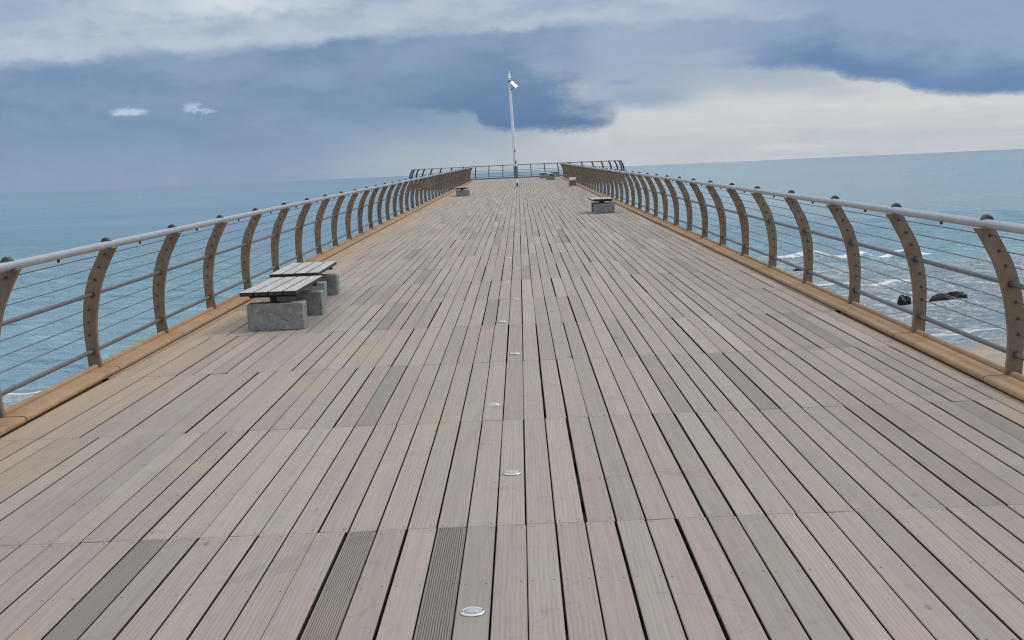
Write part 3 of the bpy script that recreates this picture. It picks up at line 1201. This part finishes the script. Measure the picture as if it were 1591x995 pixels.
# ------------------------------------------------------------------ sky
def build_world():
    w = bpy.data.worlds.new('World')
    scene.world = w
    w.use_nodes = True
    nt = w.node_tree
    nt.nodes.clear()
    g = G(nt)
    out = g.new('ShaderNodeOutputWorld')
    bg = g.new('ShaderNodeBackground')
    nt.links.new(bg.outputs[0], out.inputs[0])
    D = g.new('ShaderNodeTexCoord').outputs['Generated']
    x, y, z = g.sep(D)
    U = g.mul(g.m('ARCTAN2', x, y), 57.29578)
    V = g.mul(g.m('ARCSINE', z), 57.29578)
    n1 = g.noise(g.xyz(g.mul(U, .30), g.mul(V, .62)), 1.0, 7, .58)
    n2 = g.noise(g.xyz(g.mul(U, .95), g.mul(V, 1.7), 3.0), 1.0, 6, .6)
    n3 = g.noise(g.xyz(g.mul(U, .12), g.mul(V, .45), 7.0), 1.0, 4, .5)
    n6 = g.noise(g.xyz(g.mul(U, 3.1), g.mul(V, 4.2), 9.0), 1.0, 4, .6)
    d6 = g.m('MULTIPLY_ADD', n6, 2.0, -1.0)
    d1 = g.m('MULTIPLY_ADD', n1, 2.0, -1.0)
    d2 = g.m('MULTIPLY_ADD', n2, 2.0, -1.0)
    d3 = g.m('MULTIPLY_ADD', n3, 2.0, -1.0)
    Ve = g.add(V, g.add(g.mul(d1, .22), g.mul(d2, .20)))      # slightly ragged
    Vs = g.add(V, g.add(g.mul(d1, .9), g.mul(d2, .35)))       # billowy
    Us = g.add(U, g.add(g.mul(d1, 2.2), g.mul(d3, 2.0)))
    # lower sky: slate haze at left, pale cream at right
    left = g.mix(g.sm(.0, 2.6, V), lin(141, 160, 185), lin(132, 156, 186))
    mid = g.mix(g.sm(.3, 2.6, V), lin(171, 182, 192), lin(156, 173, 189))
    right = g.mix(g.sm(.6, 2.5, V), lin(195, 199, 205), lin(206, 209, 211))
    c = g.mix(g.sm(-11.5, -3.2, Us), left, mid)
    c = g.mix(g.sm(-3.8, 4.5, Us), c, right)
    # right half higher up turns to blue grey
    c = g.mix(g.mul(g.sm(2.3, 3.6, Vs), g.sm(1.0, 5.0, U)), c, lin(172, 184, 197))
    c = g.mix(g.mul(g.sm(3.4, 5.0, Vs), g.sm(-2.0, 3.0, U)), c, lin(150, 169, 194))
    c = g.mix(g.mul(g.sm(2.2, 2.9, Ve), g.sm(2.6, 3.6, U), g.inv(g.sm(6.0, 9.5, Us)), .75), c, lin(156, 174, 194))
    # rain curtains
    rain = g.noise(g.xyz(g.mul(U, .5), g.mul(V, .10), 1.0), 1.0, 3, .5)
    c = g.mix(g.mul(g.sm(.45, .75, rain), g.sm(3.2, 1.2, V), .12), c, lin(168, 176, 190))
    layer = g.noise(g.xyz(g.mul(U, .14), g.mul(V, 1.6), 15.0), 1.0, 5, .55)
    c = g.mix(g.mul(g.sm(.48, .68, layer), g.sm(2.0, 9.0, U), .35), c, lin(178, 188, 200))
    c = g.mix(g.mul(g.sm(.48, .34, layer), g.sm(4.0, 12.0, U), g.inv(g.sm(2.4, 3.4, V)), .4), c, lin(214, 215, 214))
    # dark slate deck over the left half
    top = g.curve(U, [(-24, 5.26), (-20.5, 5.24), (-18.4, 5.29), (-17.3, 5.6), (-15.2, 5.7), (-13.3, 5.72), (-11.3, 5.81), (-9.1, 5.86), (-8, 6.1), (-4.5, 6.3), (-1, 6.3), (3, 6.3), (8, 6.4), (12, 6.9), (24, 7.4)], -24, 24, 10)
    tt = g.sub(g.add(V, g.add(g.mul(d1, .60), g.mul(d2, .14))), top)
    m = g.mul(g.inv(g.sm(-.22, .22, tt)), g.sm(.6, 3.6, g.add(V, g.mul(d1, .5))), g.inv(g.sm(-1.0, 4.5, Us)))
    bt = g.sm(.35, .65, g.noise(g.xyz(g.mul(U, .16), g.mul(V, .5), 11.0), 1.0, 5, .55))
    c = g.mix(m, c, g.mix(bt, lin(119, 145, 177), lin(137, 159, 186)))
    # deep blue rain cloud behind the pole, sharp torn base
    cb = g.curve(U, [(-24, 4.2), (-8.5, 3.6), (-7, 3.25), (-4.7, 2.95), (-3.3, 2.74), (-1.9, 2.56), (-1.7, 2.2), (-1.5, 1.95), (-.1, 1.82), (.8, 1.75), (2.4, 1.66), (3.9, 1.73), (4.5, 2.1), (4.85, 2.5), (5.6, 2.62), (7.4, 2.85), (9, 3.4), (24, 4.5)], -24, 24, 10)
    e = g.sub(g.add(V, g.add(g.mul(d2, .32), g.mul(d6, .12))), g.add(cb, 0.0))
    sharp = g.sm(-.16, .26, e)
    rfade = g.inv(g.sm(1.9, 5.2, g.add(g.add(Us, g.add(g.mul(d2, .5), g.mul(d1, .8))), g.mul(g.sub(V, 2.0), 1.1))))
    mdeep = g.mul(sharp, g.inv(g.sm(3.2, 5.9, Vs)), g.sm(-8.0, -3.0, g.add(Us, g.mul(g.sub(V, 3.0), -1.5))), rfade)
    c = g.mix(mdeep, c, g.mix(g.sm(1.6, 3.6, V), lin(97, 127, 165), lin(108, 136, 171)))
    # shreds right of it
    sh = g.mul(g.sm(4.0, 4.8, U), g.inv(g.sm(6.4, 8.2, U)), g.sm(2.55, 2.95, Ve), g.inv(g.sm(3.1, 3.5, Ve)))
    c = g.mix(g.mul(sh, .6), c, lin(148, 166, 188))
    sh = g.mul(g.sm(3.7, 4.4, U), g.inv(g.sm(4.9, 5.8, U)), g.sm(3.55, 3.75, Ve), g.inv(g.sm(3.8, 4.0, Ve)))
    c = g.mix(g.mul(sh, .6), c, lin(142, 162, 190))
    # second dark cloud on the right
    rb = g.curve(U, [(-24, 5.5), (7, 4.35), (8.6, 4.1), (11.1, 3.93), (13.9, 3.68), (14.3, 3.4), (16.8, 2.93), (17.8, 2.52), (19.9, 2.26), (21.7, 2.22), (24, 2.2)], -24, 24, 10)
    e = g.sub(g.add(V, g.add(g.mul(d2, .20), g.add(g.mul(d1, .10), g.mul(d6, .08)))), rb)
    md = g.mul(g.sm(-.18, .32, e), g.sm(8.5, 13.5, Us))
    c = g.mix(md, c, g.mix(g.sm(.25, 2.6, g.add(e, g.mul(d1, 1.3))), lin(108, 137, 176), lin(145, 167, 194)))
    # lit edges under it
    le = g.mul(g.sm(-.55, -.08, e), g.inv(g.sm(-.06, .02, e)), g.sm(12, 16, U))
    c = g.mix(g.mul(le, .55), c, lin(214, 214, 214))
    # light cloud deck across the top
    mt = g.mul(g.sm(-.30, .45, tt), g.inv(g.mul(g.sm(7.5, 12.5, Us), .75)))
    n5 = g.noise(g.xyz(g.mul(U, .22), g.mul(V, .75), 5.0), 1.0, 4, .5)
    billow = g.sm(.36, .62, g.add(g.mul(n5, .8), g.mul(n2, .2)))
    tc = g.mix(billow, lin(160, 178, 200), lin(184, 196, 209))
    c = g.mix(mt, c, tc)
    br = g.sm(1.0, .0, g.m('SQRT', g.add(g.m('POWER', g.mul(g.add(Us, 12.5), .17), 2.0), g.m('POWER', g.mul(g.sub(Vs, 7.8), .95), 2.0))))
    c = g.mix(g.mul(br, .85), c, lin(216, 223, 230))
    for (u0, v0, su, sv, k, colr) in ((-21.2, 7.7, .24, .9, .8, lin(150, 170, 197)), (2.3, 7.3, .34, 1.6, .7, lin(150, 170, 197)), (8.7, 6.5, .18, 1.3, .6, lin(182, 195, 210)), (-19.5, 5.8, .2, 1.6, .55, lin(186, 197, 208)), (-7.5, 6.7, .16, 1.3, .5, lin(184, 195, 207)), (11.5, 6.2, .6, 3.5, .5, lin(178, 192, 210))):
        bl = g.sm(1.0, .0, g.m('SQRT', g.add(g.m('POWER', g.mul(g.sub(Us, u0), su), 2.0), g.m('POWER', g.mul(g.sub(Vs, v0), sv), 2.0))))
        c = g.mix(g.mul(bl, k), c, colr)
    # two little bright cloudlets
    for (u0, v0, su, sv, k) in ((-17.0, 3.22, .92, 3.6, .9), (-14.35, 3.3, 1.9, 2.6, .62), (-13.85, 3.17, 1.3, 7.0, .5)):
        bl = g.sm(1.0, .25, g.m('SQRT', g.add(g.m('POWER', g.mul(g.add(g.sub(U, u0), g.add(g.mul(d2, .5), g.mul(d6, .45))), su), 2.0), g.m('POWER', g.mul(g.add(g.sub(V, v0), g.add(g.mul(d2, .18), g.mul(d6, .22))), sv), 2.0))))
        bl = g.mul(bl, g.sm(v0 - .20, v0 - .06, V))
        bl = g.mul(bl, g.sm(.30, .62, g.add(n6, g.mul(bl, .22))))
        c = g.mix(g.mul(bl, k * 1.15), c, lin(184, 199, 220))
    # soft mottling everywhere
    mot = g.mix(g.sm(.3, .7, g.add(g.mul(n1, .55), g.mul(n2, .45))), (.965, .965, .97), (1.02, 1.02, 1.015))
    c = g.mix(1.0, c, mot, 'MULTIPLY')
    # the cloud cover overhead is thinner and brighter
    n4 = g.noise(scaled(g, D, (3, 3, 6)), 1.0, 5, .55)
    over = g.mix(g.sm(.3, .7, n4), (.72, .78, .86), (1.32, 1.34, 1.36))
    c = g.mix(g.sm(8.6, 34.0, V), c, over)
    # clear sky above the clouds, seen through where they are thin
    sky = g.new('ShaderNodeTexSky', sky_type='NISHITA')
    sky.sun_disc = False
    sky.sun_elevation = math.radians(SUN_EL)
    sky.sun_rotation = math.radians(SUN_AZ)
    sk = g.mix(1.0, sky.outputs[0], (.09, .09, .09), 'MULTIPLY')
    c = g.mix(g.mul(g.sm(.55, .8, n4), g.sm(9, 20, V), .35), c, sk)
    c = g.mix(g.sm(.0, -3.0, V), c, (.16, .19, .21))
    nt.links.new(c, bg.inputs['Color'])
    bg.inputs['Strength'].default_value = 1.0


SUN_EL, SUN_AZ = 46, 72      # azimuth clockwise from the pier's direction
build_world()
sd = bpy.data.lights.new('sun', 'SUN')
sd.energy = 1.5
sd.angle = math.radians(16)
sd.color = (1.0, .96, .90)
so = bpy.data.objects.new('sun', sd)
col.objects.link(so)
e, a = math.radians(SUN_EL), math.radians(SUN_AZ)
to_sun = Vector((math.sin(a) * math.cos(e), math.cos(a) * math.cos(e), math.sin(e)))
so.rotation_euler = to_sun.to_track_quat('Z', 'Y').to_euler()

# ------------------------------------------------------------------ camera
cd = bpy.data.cameras.new('camera')
cd.sensor_width = 36
cd.lens = 1950 / 1591 * 36
cd.clip_start = .05
cd.clip_end = 60000
cam = bpy.data.objects.new('camera', cd)
col.objects.link(cam)
R = np.array([[0.9990301335900612, -0.04266038887426065, -0.01090336645817767],
              [0.005792570503951135, -0.11813942176811157, 0.9929801222336996],
              [-0.04364903556759543, -0.9920802226863477, -0.11777772900096896]])
M = Matrix.Identity(4)
for i in range(3):
    M[i][0], M[i][1], M[i][2] = R[i][0], -R[i][1], -R[i][2]
M[2][3] = EYE
cam.matrix_world = M
scene.camera = cam

scene.view_settings.view_transform = 'Standard'
scene.view_settings.look = 'None'
scene.view_settings.exposure = 0
scene.view_settings.gamma = 1
scene.view_settings.use_curve_mapping = False
scene.cycles.use_denoising = True
scene.cycles.max_bounces = 6
scene.cycles.filter_width = 1.15
scene.render.resolution_x, scene.render.resolution_y = 1024, 640
